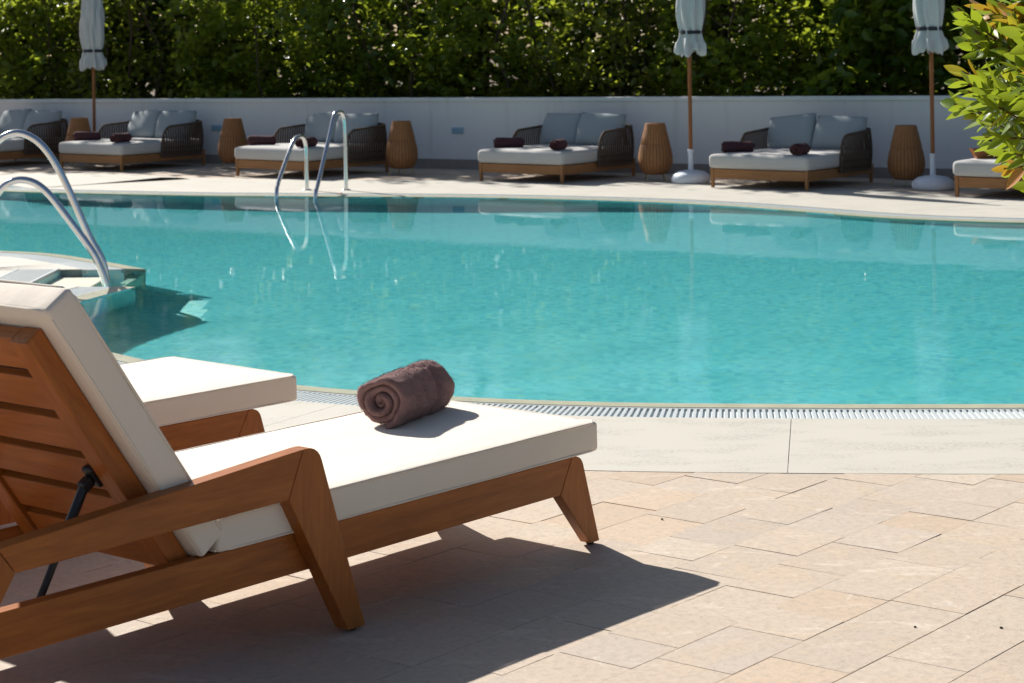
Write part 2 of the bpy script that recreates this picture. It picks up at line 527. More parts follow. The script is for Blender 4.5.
# paving: separate stones in rows on one sheet
def inside_edge(x, y, P):
    c = False; j = len(P)-1
    for i in range(len(P)):
        if (P[i][1] > y) != (P[j][1] > y) and x < (P[j][0]-P[i][0])*(y-P[i][1])/(P[j][1]-P[i][1]) + P[i][0]:
            c = not c
        j = i
    return c
HOLE = [off(i, copw(i)-.25) for i in range(0, NE, 4)]
HOLE_IN = [(p.x, p.y) for p in HOLE]
mb = MB(); tones = []
u = Vector((math.cos(R(51.2)), math.sin(R(51.2)), 0)); nvec = Vector((-u.y, u.x, 0))
edges_n = [-9.0]
while edges_n[-1] < 28: edges_n.append(edges_n[-1] + random.choice((.236, .236, .24, .27, .236)))
shift = 3.035 - min(edges_n, key=lambda e: abs(e-3.035))
pal = [((.515, .430, .350), 4), ((.525, .430, .343), 4), ((.505, .426, .354), 3), ((.545, .465, .378), 2), ((.525, .412, .312), 2)]
palf = [c for c, w in pal for _ in range(w)]
stone_polys = 0
for a, b in zip(edges_n, edges_n[1:]):
    a += shift; b += shift
    s = -8.0 + random.random()*.5; rowgap = (random.random()**3)*.0042
    while s < 33:
        L = random.choice((.22, .26, .3, .34, .36, .42))
        c = u*(s+L/2) + nvec*((a+b)/2)
        ok = -11 < c.x < 11 and 1.6 < c.y < 31
        if ok and not inside_edge(c.x, c.y, HOLE_IN):
            g1 = .0003 + (random.random()**4)*.0026; g2 = .0004 + rowgap*random.uniform(.3, 1)
            z = -.0019 + random.uniform(-.0009, .0009)
            tx, ty = random.uniform(-.0012, .0012), random.uniform(-.0012, .0012)
            def jq(): return random.uniform(-.0007, .0007)
            cs = []
            for ss, nn, k1, k2 in ((s+g1, a+g2, -1, -1), (s+L-g1, a+g2, 1, -1), (s+L-g1, b-g2, 1, 1), (s+g1, b-g2, -1, 1)):
                p = u*(ss+jq()) + nvec*(nn+jq()); p.z = z + tx*k1*.5 + ty*k2*.5
                cs.append(p)
            vs = cs + [p - Vector((0, 0, .02)) for p in cs]
            mb.add(vs, [(0, 1, 2, 3), (0, 4, 5, 1), (1, 5, 6, 2), (2, 6, 7, 3), (3, 7, 4, 0)])
            col = random.choice(palf); br = random.uniform(.95, 1.05)
            tones += [tuple(x*br for x in col)] * 8
        s += L
me = mb.mesh('paving')
ca = me.color_attributes.new('tone', 'FLOAT_COLOR', 'POINT')
ca.data.foreach_set('color', np.array([c + (1.0,) for c in tones], dtype=np.float32).ravel())
tag(link('paving', me, M_STONE), kind='structure')

# the ground sheet to the horizon with a hole for the pool
bm = bmesh.new()
outer = [bm.verts.new(p) for p in ((-400, -400, -.02), (400, -400, -.02), (400, 400, -.02), (-400, 400, -.02))]
inner = [bm.verts.new((p.x, p.y, -.02)) for p in [off(i, COPW-.12) for i in range(0, NE, 4)]]
es = [bm.edges.new((outer[i], outer[(i+1) % 4])) for i in range(4)] + [bm.edges.new((inner[i], inner[(i+1) % len(inner)])) for i in range(len(inner))]
bmesh.ops.triangle_fill(bm, use_beauty=True, use_dissolve=False, edges=es)
bad = [f for f in bm.faces if inside_edge(f.calc_center_median().x, f.calc_center_median().y, [(v.co.x, v.co.y) for v in inner])]
bmesh.ops.delete(bm, geom=bad, context='FACES_ONLY')
bmesh.ops.recalc_face_normals(bm, faces=bm.faces)
if sum(f.normal.z for f in bm.faces) < 0: bmesh.ops.reverse_faces(bm, faces=bm.faces)
me = bpy.data.meshes.new('ground'); bm.to_mesh(me); bm.free()
tag(link('ground', me, M_JOINT), kind='structure')

# pool basin
LOOP = [Vector((p.x, p.y, 0)) for p in EDGE[::2]]
if (LOOP[-1]-EDGE[-1]).length > .001: LOOP.append(EDGE[-1].copy())
LOOP += [Vector((STEPX, rN.y, 0)), Vector((STEPX, r0.y, 0))]
def FD(p):
    d = .72 + .26*max(0, min(1, (p.y-10)/9))
    f = max(0, min(1, (p.x+.5)/4.5)) * max(0, min(1, (p.y-12)/4))
    return -(d + (.30-d)*f*f*(3-2*f))
bm = bmesh.new()
top = [bm.verts.new((p.x, p.y, -.007)) for p in LOOP]
bot = [bm.verts.new((p.x, p.y, FD(p))) for p in LOOP]
n = len(LOOP)
for i in range(n):
    bm.faces.new((top[i], top[(i+1) % n], bot[(i+1) % n], bot[i]))
be = [bm.edges.get((bot[i], bot[(i+1) % n])) for i in range(n)]
bmesh.ops.triangle_fill(bm, use_beauty=True, use_dissolve=False, edges=be)
bmesh.ops.recalc_face_normals(bm, faces=bm.faces)
me = bpy.data.meshes.new('pool_basin'); bm.to_mesh(me); bm.free()
basin = tag(link('pool_basin', me, M_MOSAIC), kind='structure')
mb = MB()
for k, (x0, x1, z) in enumerate(((STEPX+.002, -3.0, -.055), (-2.998, -2.74, -.24))):
    ya = rN.y + .012; yb = r0.y - .012
    mb.box((x0, ya, -.9), (x1, yb, z))
steps = tag(mb.build('pool_steps', M_STEP, bevel=.012), kind='structure')

# water: a gently rippled sheet
gx = np.arange(-9.6, 9.0, .045); gy = np.arange(8.6, 24.5, .045)
X, Y = np.meshgrid(gx, gy)
Z = np.zeros_like(X)
wr = np.random.default_rng(5)
for k in range(26):
    lam = wr.uniform(.28, 1.3); th = wr.uniform(0, 2*math.pi); ph = wr.uniform(0, 6.28)
    amp = .00042*lam**1.1
    ww = 1.6*np.sin(X*.6+k) + 1.3*np.cos(Y*.5-k*1.7)
    Z += amp*np.sin(2*math.pi/lam*(X*math.cos(th)+Y*math.sin(th)) + ph + ww)
cal = .07 + .6*np.clip((16.5-Y)/6.5, 0, 1)**1.3
Z = Z*cal + WZ
# keep quads near / inside the basin
LP = np.array([(p.x, p.y) for p in [off(i, .06) for i in range(0, NE, 3)]])
ins = np.zeros(X.shape, bool)
j = len(LP)-1
for i in range(len(LP)):
    (xi, yi), (xj, yj) = LP[i], LP[j]
    if yi != yj:
        cond = ((yi > Y) != (yj > Y)) & (X < (xj-xi)*(Y-yi)/(yj-yi) + xi)
        ins ^= cond
    j = i
idx = -np.ones(X.shape, int)
q = ins[:-1, :-1] | ins[1:, :-1] | ins[:-1, 1:] | ins[1:, 1:]
use = np.zeros(X.shape, bool); use[:-1, :-1] |= q; use[1:, :-1] |= q; use[:-1, 1:] |= q; use[1:, 1:] |= q
idx[use] = np.arange(use.sum())
V = np.stack([X[use], Y[use], Z[use]], 1).astype(np.float32)
I, J = np.nonzero(q)
Fq = np.stack([idx[I, J], idx[I, J+1], idx[I+1, J+1], idx[I+1, J]], 1).astype(np.int32)
def np_mesh(name, V, F):
    me = bpy.data.meshes.new(name)
    k = F.shape[1]
    me.vertices.add(len(V)); me.vertices.foreach_set('co', V.astype(np.float32).ravel())
    me.loops.add(F.size); me.loops.foreach_set('vertex_index', F.astype(np.int32).ravel())
    me.polygons.add(len(F)); me.polygons.foreach_set('loop_start', np.arange(0, F.size, k, dtype=np.int32))
    me.update(calc_edges=True); me.validate()
    return me
me = np_mesh('water', V, Fq); me.shade_smooth()
water = tag(link('water', me, M_WATER), kind='structure')
water.cycles.is_caustics_caster = True
for o in (basin, steps, cop): o.cycles.is_caustics_receiver = True

# ------------------------------------------------------------------ boundary wall
EV = Vector((.8762, -.4819, 0)); NV = Vector((.4819, .8762, 0))
W0 = Vector((0, 25.65, 0))
def wp(s, t, z): return W0 + EV*s + NV*t + Vector((0, 0, z))
wall = empty('garden_wall', wp(-1.5, 0, 0), 0, 'long low white rendered wall behind the daybeds with a slim cap along its top', 'wall')
wall.rotation_euler = (0, 0, math.atan2(EV.y, EV.x))
def wtop(s): return .93 + .0058*(s*.876)
S0, S1 = -26, 24
def wbox(mb, t0, t1, z0f, z1f, mi=0):
    vs = []
    for s in (S0, S1):
        for t, z in ((t0, z0f(s)), (t1, z0f(s)), (t1, z1f(s)), (t0, z1f(s))): vs.append((s+1.5, t, z))
    mb.add(vs, [(0, 1, 2, 3), (7, 6, 5, 4), (0, 4, 5, 1), (1, 5, 6, 2), (2, 6, 7, 3), (3, 7, 4, 0)], mi)
mb = MB(); wbox(mb, 0, .22, lambda s: -.05, lambda s: wtop(s)-.05); mb.build('wall_body', M_WALL, wall)
mb = MB(); wbox(mb, -.022, .25, lambda s: wtop(s)-.05, lambda s: wtop(s)); mb.build('wall_cap', M_WALL, wall, bevel=.006)
mb = MB(); wbox(mb, -.016, -.001, lambda s: -.02, lambda s: .125); mb.build('skirting', M_SKIRT, wall)

def socket(px_s, z, label):
    o = empty('wall_socket', wp(px_s, -.002, z), math.atan2(EV.y, EV.x), label, 'socket', 'blue sockets on the white wall')
    mb = MB(); mb.box((-.085, -.02, -.04), (.085, 0, .04)); mb.build('cover_plate', M_SOCKET, o, bevel=.006)
    mb = MB(); mb.box((-.07, -.027, .0), (.07, -.0205, .03)); mb.build('hinged_lid', M_SOCKET, o, bevel=.004)
socket(-4.72, .50, 'pale blue wall socket close left of the basket behind the pool ladder')
socket(-.82, .50, 'small pale blue wall socket right of the basket beside the pool ladder')

# ------------------------------------------------------------------ hedge shrubs
def leaf_cloud(name, mat, parent, P, size, seed, up=.35, fold=.25, out=None):
    """many leaf-shaped faces (folded diamonds) at points P"""
    g = np.random.default_rng(seed)
    n = len(P)
    a = g.normal(size=(n, 3)); a[:, 2] = a[:, 2]*.6 - .15
    a /= np.linalg.norm(a, axis=1)[:, None]
    nr = g.normal(size=(n, 3)); nr[:, 2] += up*3
    if out is not None: nr += np.array(out)*1.0
    b = np.cross(nr, a); b /= np.linalg.norm(b, axis=1)[:, None] + 1e-9
    c = np.cross(a, b)
    L = size*g.uniform(.65, 1.25, (n, 1)); Wd = L*g.uniform(.26, .36, (n, 1))
    v = np.empty((n, 6, 3))
    v[:, 0] = P
    v[:, 1] = P + a*L*.35 + b*Wd + c*Wd*fold
    v[:, 2] = P + a*L*.72 + b*Wd*.72 + c*Wd*fold
    v[:, 3] = P + a*L - c*L*.08
    v[:, 4] = P + a*L*.72 - b*Wd*.72 + c*Wd*fold
    v[:, 5] = P + a*L*.35 - b*Wd + c*Wd*fold
    base = np.arange(n)[:, None]*6
    F = np.concatenate([base + np.array([[0, 1, 2, 3]]), base + np.array([[0, 3, 4, 5]])], 0)
    me = np_mesh(name, v.reshape(-1, 3), F)
    tone = np.repeat(np.clip(g.beta(2.2, 2.4, n), 0, 1), 6)
    ca = me.color_attributes.new('tone', 'FLOAT_COLOR', 'POINT')
    ca.data.foreach_set('color', np.repeat(tone[:, None], 4, 1).astype(np.float32).ravel())
    return link(name, me, mat, parent)

def clumps(g, n_cl, per, lo, hi, spread):
    c = g.uniform(lo, hi, (n_cl, 3))
    p = np.repeat(c, per, 0) + g.normal(size=(n_cl*per, 3))*np.array(spread)
    return p
shr = [  # s centre, half width, material, leaf size, label, density
    (-9.4, 1.25, M_LEAF_A, .085, 'leafy green hedge shrub behind the wall, left of the leftmost umbrella', 1.0),
    (-7.3, 1.15, M_LEAF_B, .08, 'thin dark hedge shrub with bare twigs, just right of the leftmost umbrella', .62),
    (-5.3, 1.15, M_LEAF_A, .085, 'bright yellow green hedge shrub above the basket left of the pool ladder', 1.0),
    (-3.2, 1.15, M_LEAF_C, .085, 'deep green hedge shrub behind the wall above the tall rail of the pool ladder', 1.05),
    (-1.2, 1.1, M_LEAF_A, .08, 'dense hedge shrub above the blue wall socket right of the pool ladder', 1.1),
    (.75, 1.1, M_LEAF_B, .08, 'brownish twiggy hedge shrub with slim trunks, left of the middle umbrella', .62),
    (2.6, 1.05, M_LEAF_A, .085, 'hedge shrub with hanging green sprays, just right of the middle umbrella', 1.0),
    (4.6, 1.2, M_LEAF_C, .12, 'large leaved glossy hedge shrub left of and behind the rightmost umbrella', 1.0),
    (6.9, 1.3, M_LEAF_C, .09, 'dark hedge shrub behind the bright laurel branch at the right edge', 1.0),
]
wall_rz = math.atan2(EV.y, EV.x)
for k, (s, hw, m, ls, lab, dn) in enumerate(shr):
    g = np.random.default_rng(100+k)
    root = empty('hedge_shrub', wp(s, .95, 0), wall_rz, lab, 'shrub', 'shrubs of the hedge behind the wall')
    n1 = int(300*dn*hw)
    lo, hi = (-hw-.15, -.62, .75), (hw+.15, .55, 2.6)
    P = clumps(g, int(n1*.60), 18, lo, hi, (.105, .09, .07))
    P2 = clumps(g, int(5.5*hw), 62, (-hw-.1, -.1, 2.6), (hw+.1, .6, 5.0 + .3*math.sin(k*2.1)), (.24, .2, .2))
    P[:, 1] += .18*np.sin(P[:, 0]*2.3+k)*np.cos(P[:, 2]*2.9+k*1.3)
    P[:, 1] += .85*np.abs(P[:, 0]/hw)**1.8 + .16*np.sin(P[:, 2]*4.1+k)
    P = P[(P[:, 1] > -.72)]
    leaf_cloud('foliage', m, root, P, ls*1.45, 200+k, .45, .25, (-.1, -.45, .3))
    up = leaf_cloud('upper_foliage', m, root, P2, ls*1.9, 300+k, .3)
    mb = MB()
    for q in range(5 if dn < .9 else 2):
        x, y = g.uniform(-hw, hw), g.uniform(-.1, .5)
        pts = [(x, y, -.1)]
        for zz in np.linspace(.5, 3.7, 7):
            x += g.normal()*.13; y += g.normal()*.07
            pts.append((x, y, zz))
        pts = crom(pts, 3)
        r0_ = g.uniform(.014, .034)
        mb.tube(pts, [r0_*(1-.7*i/len(pts)) for i in range(len(pts))], 6)
        for w in range(4):
            i = g.integers(5, len(pts)-4); p = pts[i]
            d = Vector((g.normal(), g.normal()*.6-.2, .7)).normalized()
            mb.tube([p, p+d*.22+Vector((0, 0, -.02)), p+d*.5], [.009, .007, .003], 5)
    mb.build('stems', M_BARK, root, smooth=60)
# taller trees one row further back: what closes the view and throws the dappled shade
for k, (s, lab) in enumerate(((-16.6, None), (-13.0, None), (-9.6, 'broad dark tree behind the hedge at the far left'), (-6.0, 'broad dark tree behind the hedge, right of the leftmost umbrella'),
                              (-2.2, 'broad dark tree behind the hedge over the pool ladder'), (1.6, 'broad dark tree behind the hedge around the middle umbrella'),
                              (5.4, 'broad dark tree behind the hedge beside the rightmost umbrella'), (9.2, None))):
    g = np.random.default_rng(400+k)
    lab = lab or ('dark tree behind the wall beyond the left edge of the view' if s < 0 else 'dark tree behind the wall beyond the right edge of the view')
    root = empty('background_tree', wp(s, 2.9, 0), wall_rz, lab, 'tree', 'trees standing behind the hedge')
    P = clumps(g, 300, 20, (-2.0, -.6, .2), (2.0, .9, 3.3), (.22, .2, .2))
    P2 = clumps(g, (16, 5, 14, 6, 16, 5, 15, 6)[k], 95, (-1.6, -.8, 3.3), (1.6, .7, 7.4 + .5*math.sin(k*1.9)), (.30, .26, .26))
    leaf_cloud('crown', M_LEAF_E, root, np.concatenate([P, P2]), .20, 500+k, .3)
    mb = MB()
    pts = crom([(0, 0, -.1), (.1, .05, 1.6), (-.05, .1, 3.6), (.15, 0, 6.6)], 6)
    mb.tube(pts, [.13*(1-.75*i/len(pts)) for i in range(len(pts))], 8)
    for w in range(9):
        i = g.integers(5, len(pts)-2); p = pts[i]; d = Vector((g.normal(), g.normal()*.5, .6)).normalized()
        mb.tube([p, p+d*.6, p+d*1.3+Vector((0, 0, .2))], [.04, .025, .008], 6)
    mb.build('trunk', M_BARK, root, smooth=60)

# ------------------------------------------------------------------ rolled towels
def towel_mesh(name, r=.078, L=.40, turns=4.3, seg=150, nl=26, seed=0, lump=1.0, mat=None):
    th0, th1 = 0.0, turns*2*math.pi
    thick = (r-.010)/turns*.93
    vs = []; 
    a_end = math.radians(250)                   # where the outer flap ends (tucked underneath)
    zs = [0, .012, .03] + list(np.linspace(.07, .93, nl-6)) + [.97, .988, 1]
    nl = len(zs)
    def shape(th, rr, f, side):
        ang = th - th1 + a_end
        rel = rr/r
        edge = min(f, 1-f)*L
        x = (f-.5)*L
        # ends: each winding is pushed in or out a little
        x += (.010*math.sin(th*.55+seed) + .006*math.sin(th*1.7+1+seed*2) + .012*(1-rel)) * (1 if f < .5 else -1) * max(0, 1-edge/.06)
        d = Vector((x*8, math.cos(ang)*2.2, math.sin(ang)*2.2 + seed*5))
        bumpv = mnoise.noise(d*.55)*.010 + mnoise.noise(d*1.6)*.0045 + mnoise.noise(d*14)*.0009 + mnoise.noise(d*33)*.0008
        # one diagonal crease about two thirds along
        cr = (f-.62) - .13*math.sin(ang-.6)
        bumpv += -.0060*math.exp(-(cr/.040)**2) + .004*math.exp(-((cr-.10)/.07)**2)
        rr2 = rr + lump*bumpv*rel*rel
        rr2 *= 1 - .02*(f-.3)
        y = rr2*math.cos(ang)*1.06; z = rr2*math.sin(ang)*.97
        if z < -r*.86: z = -r*.86 + (z + r*.86)*.25
        return (x, y, z)
    for i in range(seg+1):
        th = th0 + (th1-th0)*i/seg
        ro = .010 + (r-.010)*(th/th1)
        ri = max(.002, ro-thick)
        for f in zs:
            e = min(f, 1-f)*L
            ins_ = thick*.36*max(0, 1-e/.010)
            vs.append(shape(th, ro-ins_, f, 0))
        for f in zs:
            e = min(f, 1-f)*L
            ins_ = thick*.36*max(0, 1-e/.010)
            vs.append(shape(th, ri+ins_, f, 1))
    fs = []
    S = 2*nl
    for i in range(seg):
        a, b = i*S, (i+1)*S
        for j in range(nl-1):
            fs.append((a+j, b+j, b+j+1, a+j+1))
            fs.append((a+nl+j, a+nl+j+1, b+nl+j+1, b+nl+j))
        fs.append((a, a+nl, b+nl, b)); fs.append((a+nl-1, b+nl-1, b+2*nl-1, a+2*nl-1))
    for i in (0, seg):
        a = i*S
        for j in range(nl-1): fs.append((a+j, a+j+1, a+nl+j+1, a+nl+j))
    me = MB().add(vs, fs).mesh(name)
    bm = bmesh.new(); bm.from_mesh(me); bmesh.ops.recalc_face_normals(bm, faces=bm.faces); bm.to_mesh(me); bm.free()
    me.materials.append(mat or M_TOWEL); smooth_angle(me, 60)
    return me
TW_BIG = towel_mesh('rolled_towel', .095, .39, 3.3, 340, 66, 0, 1.35)
TW_SMALL = towel_mesh('rolled_towel', .072, .35, 3.5, 70, 14, 3, .8, M_TOWEL_SHADED)
tw = bpy.data.objects.new('rolled_towel', TW_BIG); COL.objects.link(tw)
tw.location = (-.370, 6.60, .398+.081); tw.rotation_euler = (0, 0, R(68.2))
# terry pile: short loops standing off the towel
g = np.random.default_rng(31)
tv = np.array([tuple(v.co) for v in TW_BIG.vertices]); tn_ = np.array([tuple(v.normal) for v in TW_BIG.vertices])
okv = np.nonzero((np.hypot(tv[:, 1], tv[:, 2]) > .070) | (np.abs(tv[:, 0]) > .185))[0]
pick = g.choice(okv, 16000)
c = tv[pick] + g.normal(size=(16000, 3))*.0022
nrm = tn_[pick] + g.normal(size=(16000, 3))*.55; nrm /= np.linalg.norm(nrm, axis=1)[:, None]
sd_ = np.cross(nrm, g.normal(size=(16000, 3))); sd_ /= np.linalg.norm(sd_, axis=1)[:, None]
L_ = g.uniform(.0014, .0030, (16000, 1))
pv = np.stack([c - sd_*.0009, c + sd_*.0009, c + sd_*.0006 + nrm*L_, c - sd_*.0006 + nrm*L_], 1).reshape(-1, 3)
pile = np_mesh('terry_pile', pv, np.arange(len(pv)).reshape(-1, 4))
link('terry_pile', pile, M_TOWEL, tw)
tag(tw, 'large rolled plum brown towel lying on the cream cushion of the near lounger', 'towel')

# ------------------------------------------------------------------ sun loungers
def cushion_mesh(name, L, W, T, r=.022, nx=26, ny=12, puff=.006, seed=0, wob=.003):
    """soft slab from x=0..L, y=0..W, z=0..T"""
    bm = bmesh.new()
    xs = np.linspace(0, L, nx); ys = np.linspace(0, W, ny); zs = [0, T*.5, T]
    bmesh.ops.create_cube(bm, size=1)
    for v in bm.verts: v.co = Vector(((v.co.x+.5)*L, (v.co.y+.5)*W, (v.co.z+.5)*T))
    for ax, cuts in ((0, xs[1:-1]), (1, ys[1:-1])):
        for c in cuts:
            co = [0, 0, 0]; co[ax] = c; no = [0, 0, 0]; no[ax] = 1
            bmesh.ops.bisect_plane(bm, geom=bm.verts[:]+bm.edges[:]+bm.faces[:], plane_co=co, plane_no=no)
    es = [e for e in bm.edges if len(e.link_faces) == 2 and e.calc_face_angle(0) > R(40)]
    bmesh.ops.bevel(bm, geom=es, offset=r, segments=4, profile=.5, affect='EDGES')
    for v in bm.verts:
        x, y, z = v.co
        ex = min(x, L-x); ey = min(y, W-y)
        k = min(1, ex/.12) * min(1, ey/.12)
        k = k*k*(3-2*k)
        nn = mnoise.noise(Vector((x*3.1+seed, y*3.1, z*3)))*wob + mnoise.noise(Vector((x*9+seed, y*9, z*3)))*wob*.4
        v.co.z += (puff*k + nn*k) * (1 if z > T*.5 else -.2)
        side = 1 - k
        v.co.y += side*nn*1.6*(1 if y > W/2 else -1)
        v.co.x += side*nn*1.2
    bmesh.ops.recalc_face_normals(bm, faces=bm.faces)
    me = bpy.data.meshes.new(name); bm.to_mesh(me); bm.free()
    me.shade_smooth()
    return me

LW = .735
def rounded(prof, idxs, rad, n=5):
    out = []
    for i, p in enumerate(prof):
        if i not in idxs: out.append(p); continue
        p = Vector(p); a = (Vector(prof[i-1])-p).normalized(); b = (Vector(prof[(i+1) % len(prof)])-p).normalized()
        q0 = p + a*rad; q1 = p + b*rad
        for k in range(n+1):
            t = k/n
            out.append(tuple(q0*(1-t)**2 + p*2*t*(1-t) + q1*t*t))
    return out

def piping(parent, L, W, T):
    for z in (T-.0025, .0055):
        c = []
        for cx, cy, a0 in ((L-.016, W-.016, 0), (.016, W-.016, 90), (.016, .016, 180), (L-.016, .016, 270)):
            for q in range(5):
                a = R(a0 + 22.5*q); c.append(Vector((cx+.0145*math.cos(a), cy+.0145*math.sin(a), z)))
        pts = resample(c + [c[0]], .05)
        for p in pts: p.z += (.003 if z > .05 else 0) * 0 + .0009*mnoise.noise(p*9)
        mb = MB(); mb.tube(pts, .0036, 6, False); mb.build('piping', M_CUSHION, parent, smooth=60)

def make_lounger(name, label, recline=54.8, hinge=-1.652):
    root = empty(name, (0, 0, 0), 0, label, 'sun lounger', 'teak sun loungers beside the pool')
    for side in (0, 1):
        y0, y1 = (.004, .044) if side == 0 else (LW-.044, LW-.004)
        # rail with its raked front leg meeting it in a mitre
        mb = MB(); mb.prism([(-2.52, .190), (-.1505, .190), (-.0895, .3005), (-2.52, .3005)], y0, y1)
        mb.build('side_rail', M_TEAK_X, root, bevel=.0022)
        mb = MB(); mb.prism(rounded([(-.1500, .1895), (.001, .008), (.050, .008), (-.040, .3005), (-.0890, .3005)], (3,), .035), y0-.001, y1+.001)
        leg = mb.build('front_leg', M_TEAK_Z, root, bevel=.0022)
        mb = MB(); mb.lathe([(.012, 0), (.014, .003), (.014, .009)], 12, (.024, (y0+y1)/2, 0)); mb.build('foot_glide', M_BLACK, leg)
        # the arm: a trapezoid frame fixed to the outside of the rail
        ya, yb = (-.048, .0015) if side == 0 else (LW-.0015, LW+.048)
        mb = MB(); mb.prism([(-2.268, .400), (-1.386, .4085), (-1.3295, .5365), (-2.318, .4665)], ya, yb)
        arm = mb.build('armrest', M_TEAK_X, root, bevel=.0025)
        mb = MB(); mb.prism(rounded([(-1.3855, .4083), (-1.166, .008), (-1.098, .008), (-1.272, .5365), (-1.329, .5365)], (3,), .042), ya-.001, yb+.001)
        leg = mb.build('arm_front_leg', M_TEAK_Z, root, bevel=.0025)
        mb = MB(); mb.lathe([(.014, 0), (.016, .003), (.016, .009)], 12, (-1.131, (ya+yb)/2, 0)); mb.build('foot_glide', M_BLACK, leg)
        mb = MB(); mb.prism(rounded([(-2.270, .400), (-2.320, .4665), (-2.385, .462), (-2.60, .008), (-2.535, .008)], (2,), .03), ya-.001, yb+.001)
        leg = mb.build('arm_rear_leg', M_TEAK_Z, root, bevel=.0025)
        mb = MB(); mb.lathe([(.014, 0), (.016, .003), (.016, .009)], 12, (-2.567, (ya+yb)/2, 0)); mb.build('foot_glide', M_BLACK, leg)
    mb = MB()
    for x in (-.19, -.62, -1.05, -1.48, -2.30): mb.box((x-.03, .046, .215), (x+.03, LW-.046, .262))
    mb.build('cross_rail', M_TEAK_Y, root, bevel=.003)
    mb = MB()
    for k in range(15): mb.box((-.10-.103*(k+1), .046, .272), (-.10-.103*k-.018, LW-.046, .296))
    mb.build('seat_slats', M_TEAK_Y, root, bevel=.003)
    # seat cushion
    me = cushion_mesh('seat_cushion', 1.640, LW+.012, .097, .014, 34, 16, .003, 2)
    o = link('seat_cushion', me, M_CUSHION, root); o.location = (-1.600, -.006, .302)
    piping(o, 1.640, LW+.012, .097)
    # reclining back, hinged near the fold
    ang = R(recline)
    # local: x up along the back, z towards the front face of the back
    Mf = Matrix(((-math.cos(ang), 0, math.sin(ang), hinge), (0, 1, 0, 0), (math.sin(ang), 0, math.cos(ang), .296), (0, 0, 0, 1)))
    def bpart(nm, mb, mat, bev=.004):
        ob = mb.build(nm, mat, root, bevel=bev); ob.matrix_local = Mf; return ob
    for y0, y1 in ((.05, .118), (LW-.118, LW-.05)):
        mb = MB(); mb.box((.0, y0, -.058), (.80, y1, 0)); bpart('back_stile', mb, M_TEAK_X)
    mb = MB()
    for k in range(5):
        x0 = -.006 + k*.140
        mb.box((x0, .119, -.046), (x0+.111, LW-.119, -.022))
    bpart('back_slats', mb, M_TEAK_Y, .003)
    mb = MB(); mb.box((.694, .1195, -.0455), (.7985, LW-.1195, -.004)); bpart('back_top_rail', mb, M_TEAK_Y, .003)
    me = cushion_mesh('back_cushion', .852, LW+.012, .092, .013, 22, 16, .003, 9)
    o = link('back_cushion', me, M_CUSHION, root)
    o.matrix_local = Mf @ Matrix.Translation((.003, -.006, .002))
    piping(o, .852, LW+.012, .092)
    # gas strut that holds the back
    a = Mf @ Vector((.335, .142, -.088)); b = Vector((-2.085, .142, .215)); 
    st = MB(); mid = a.lerp(b, .5)
    st.tube([a, mid, mid.lerp(b, .02), b], [.0135, .0135, .010, .010], 12)
    s_o = st.build('support_strut', M_BLACK, root, smooth=40)
    mb = MB(); mb.box((.305, .1195, -.066), (.368, .160, -.0465)); mb.box((.320, .126, -.100), (.350, .156, -.0665))
    br = mb.build('strut_bracket', M_BLACK, s_o, bevel=.006); br.matrix_local = Mf
    return root

def copy_tree(o, parent=None):
    c = o.copy(); COL.objects.link(c)
    if parent is not None:
        c.parent = parent
    for ch in o.children: copy_tree(ch, c)
    return c
lg = make_lounger('sun_lounger', 'front teak sun lounger with a large rolled towel lying on its cream cushion')
TH = R(50.2)
lg.rotation_euler = (0, 0, TH); 
def lounger_place(o, corner, th):
    o.rotation_euler = (0, 0, th); o.location = corner
lounger_place(lg, (.2345, 6.4685, 0), TH)
l2 = make_lounger('sun_lounger', 'teak sun lounger with bare cream cushion, half hidden behind the front lounger', 76, -1.27)  # its back, out of view, set steeper and further forward to cast shade
lounger_place(l2, (-.848-.105*math.cos(R(48.5)), 7.455-.105*math.sin(R(48.5)), 0), R(48.5))
for ch in l2.children:
    if ch.name.startswith('seat_cushion'): ch.location.x += .105          # this one has slid towards the foot

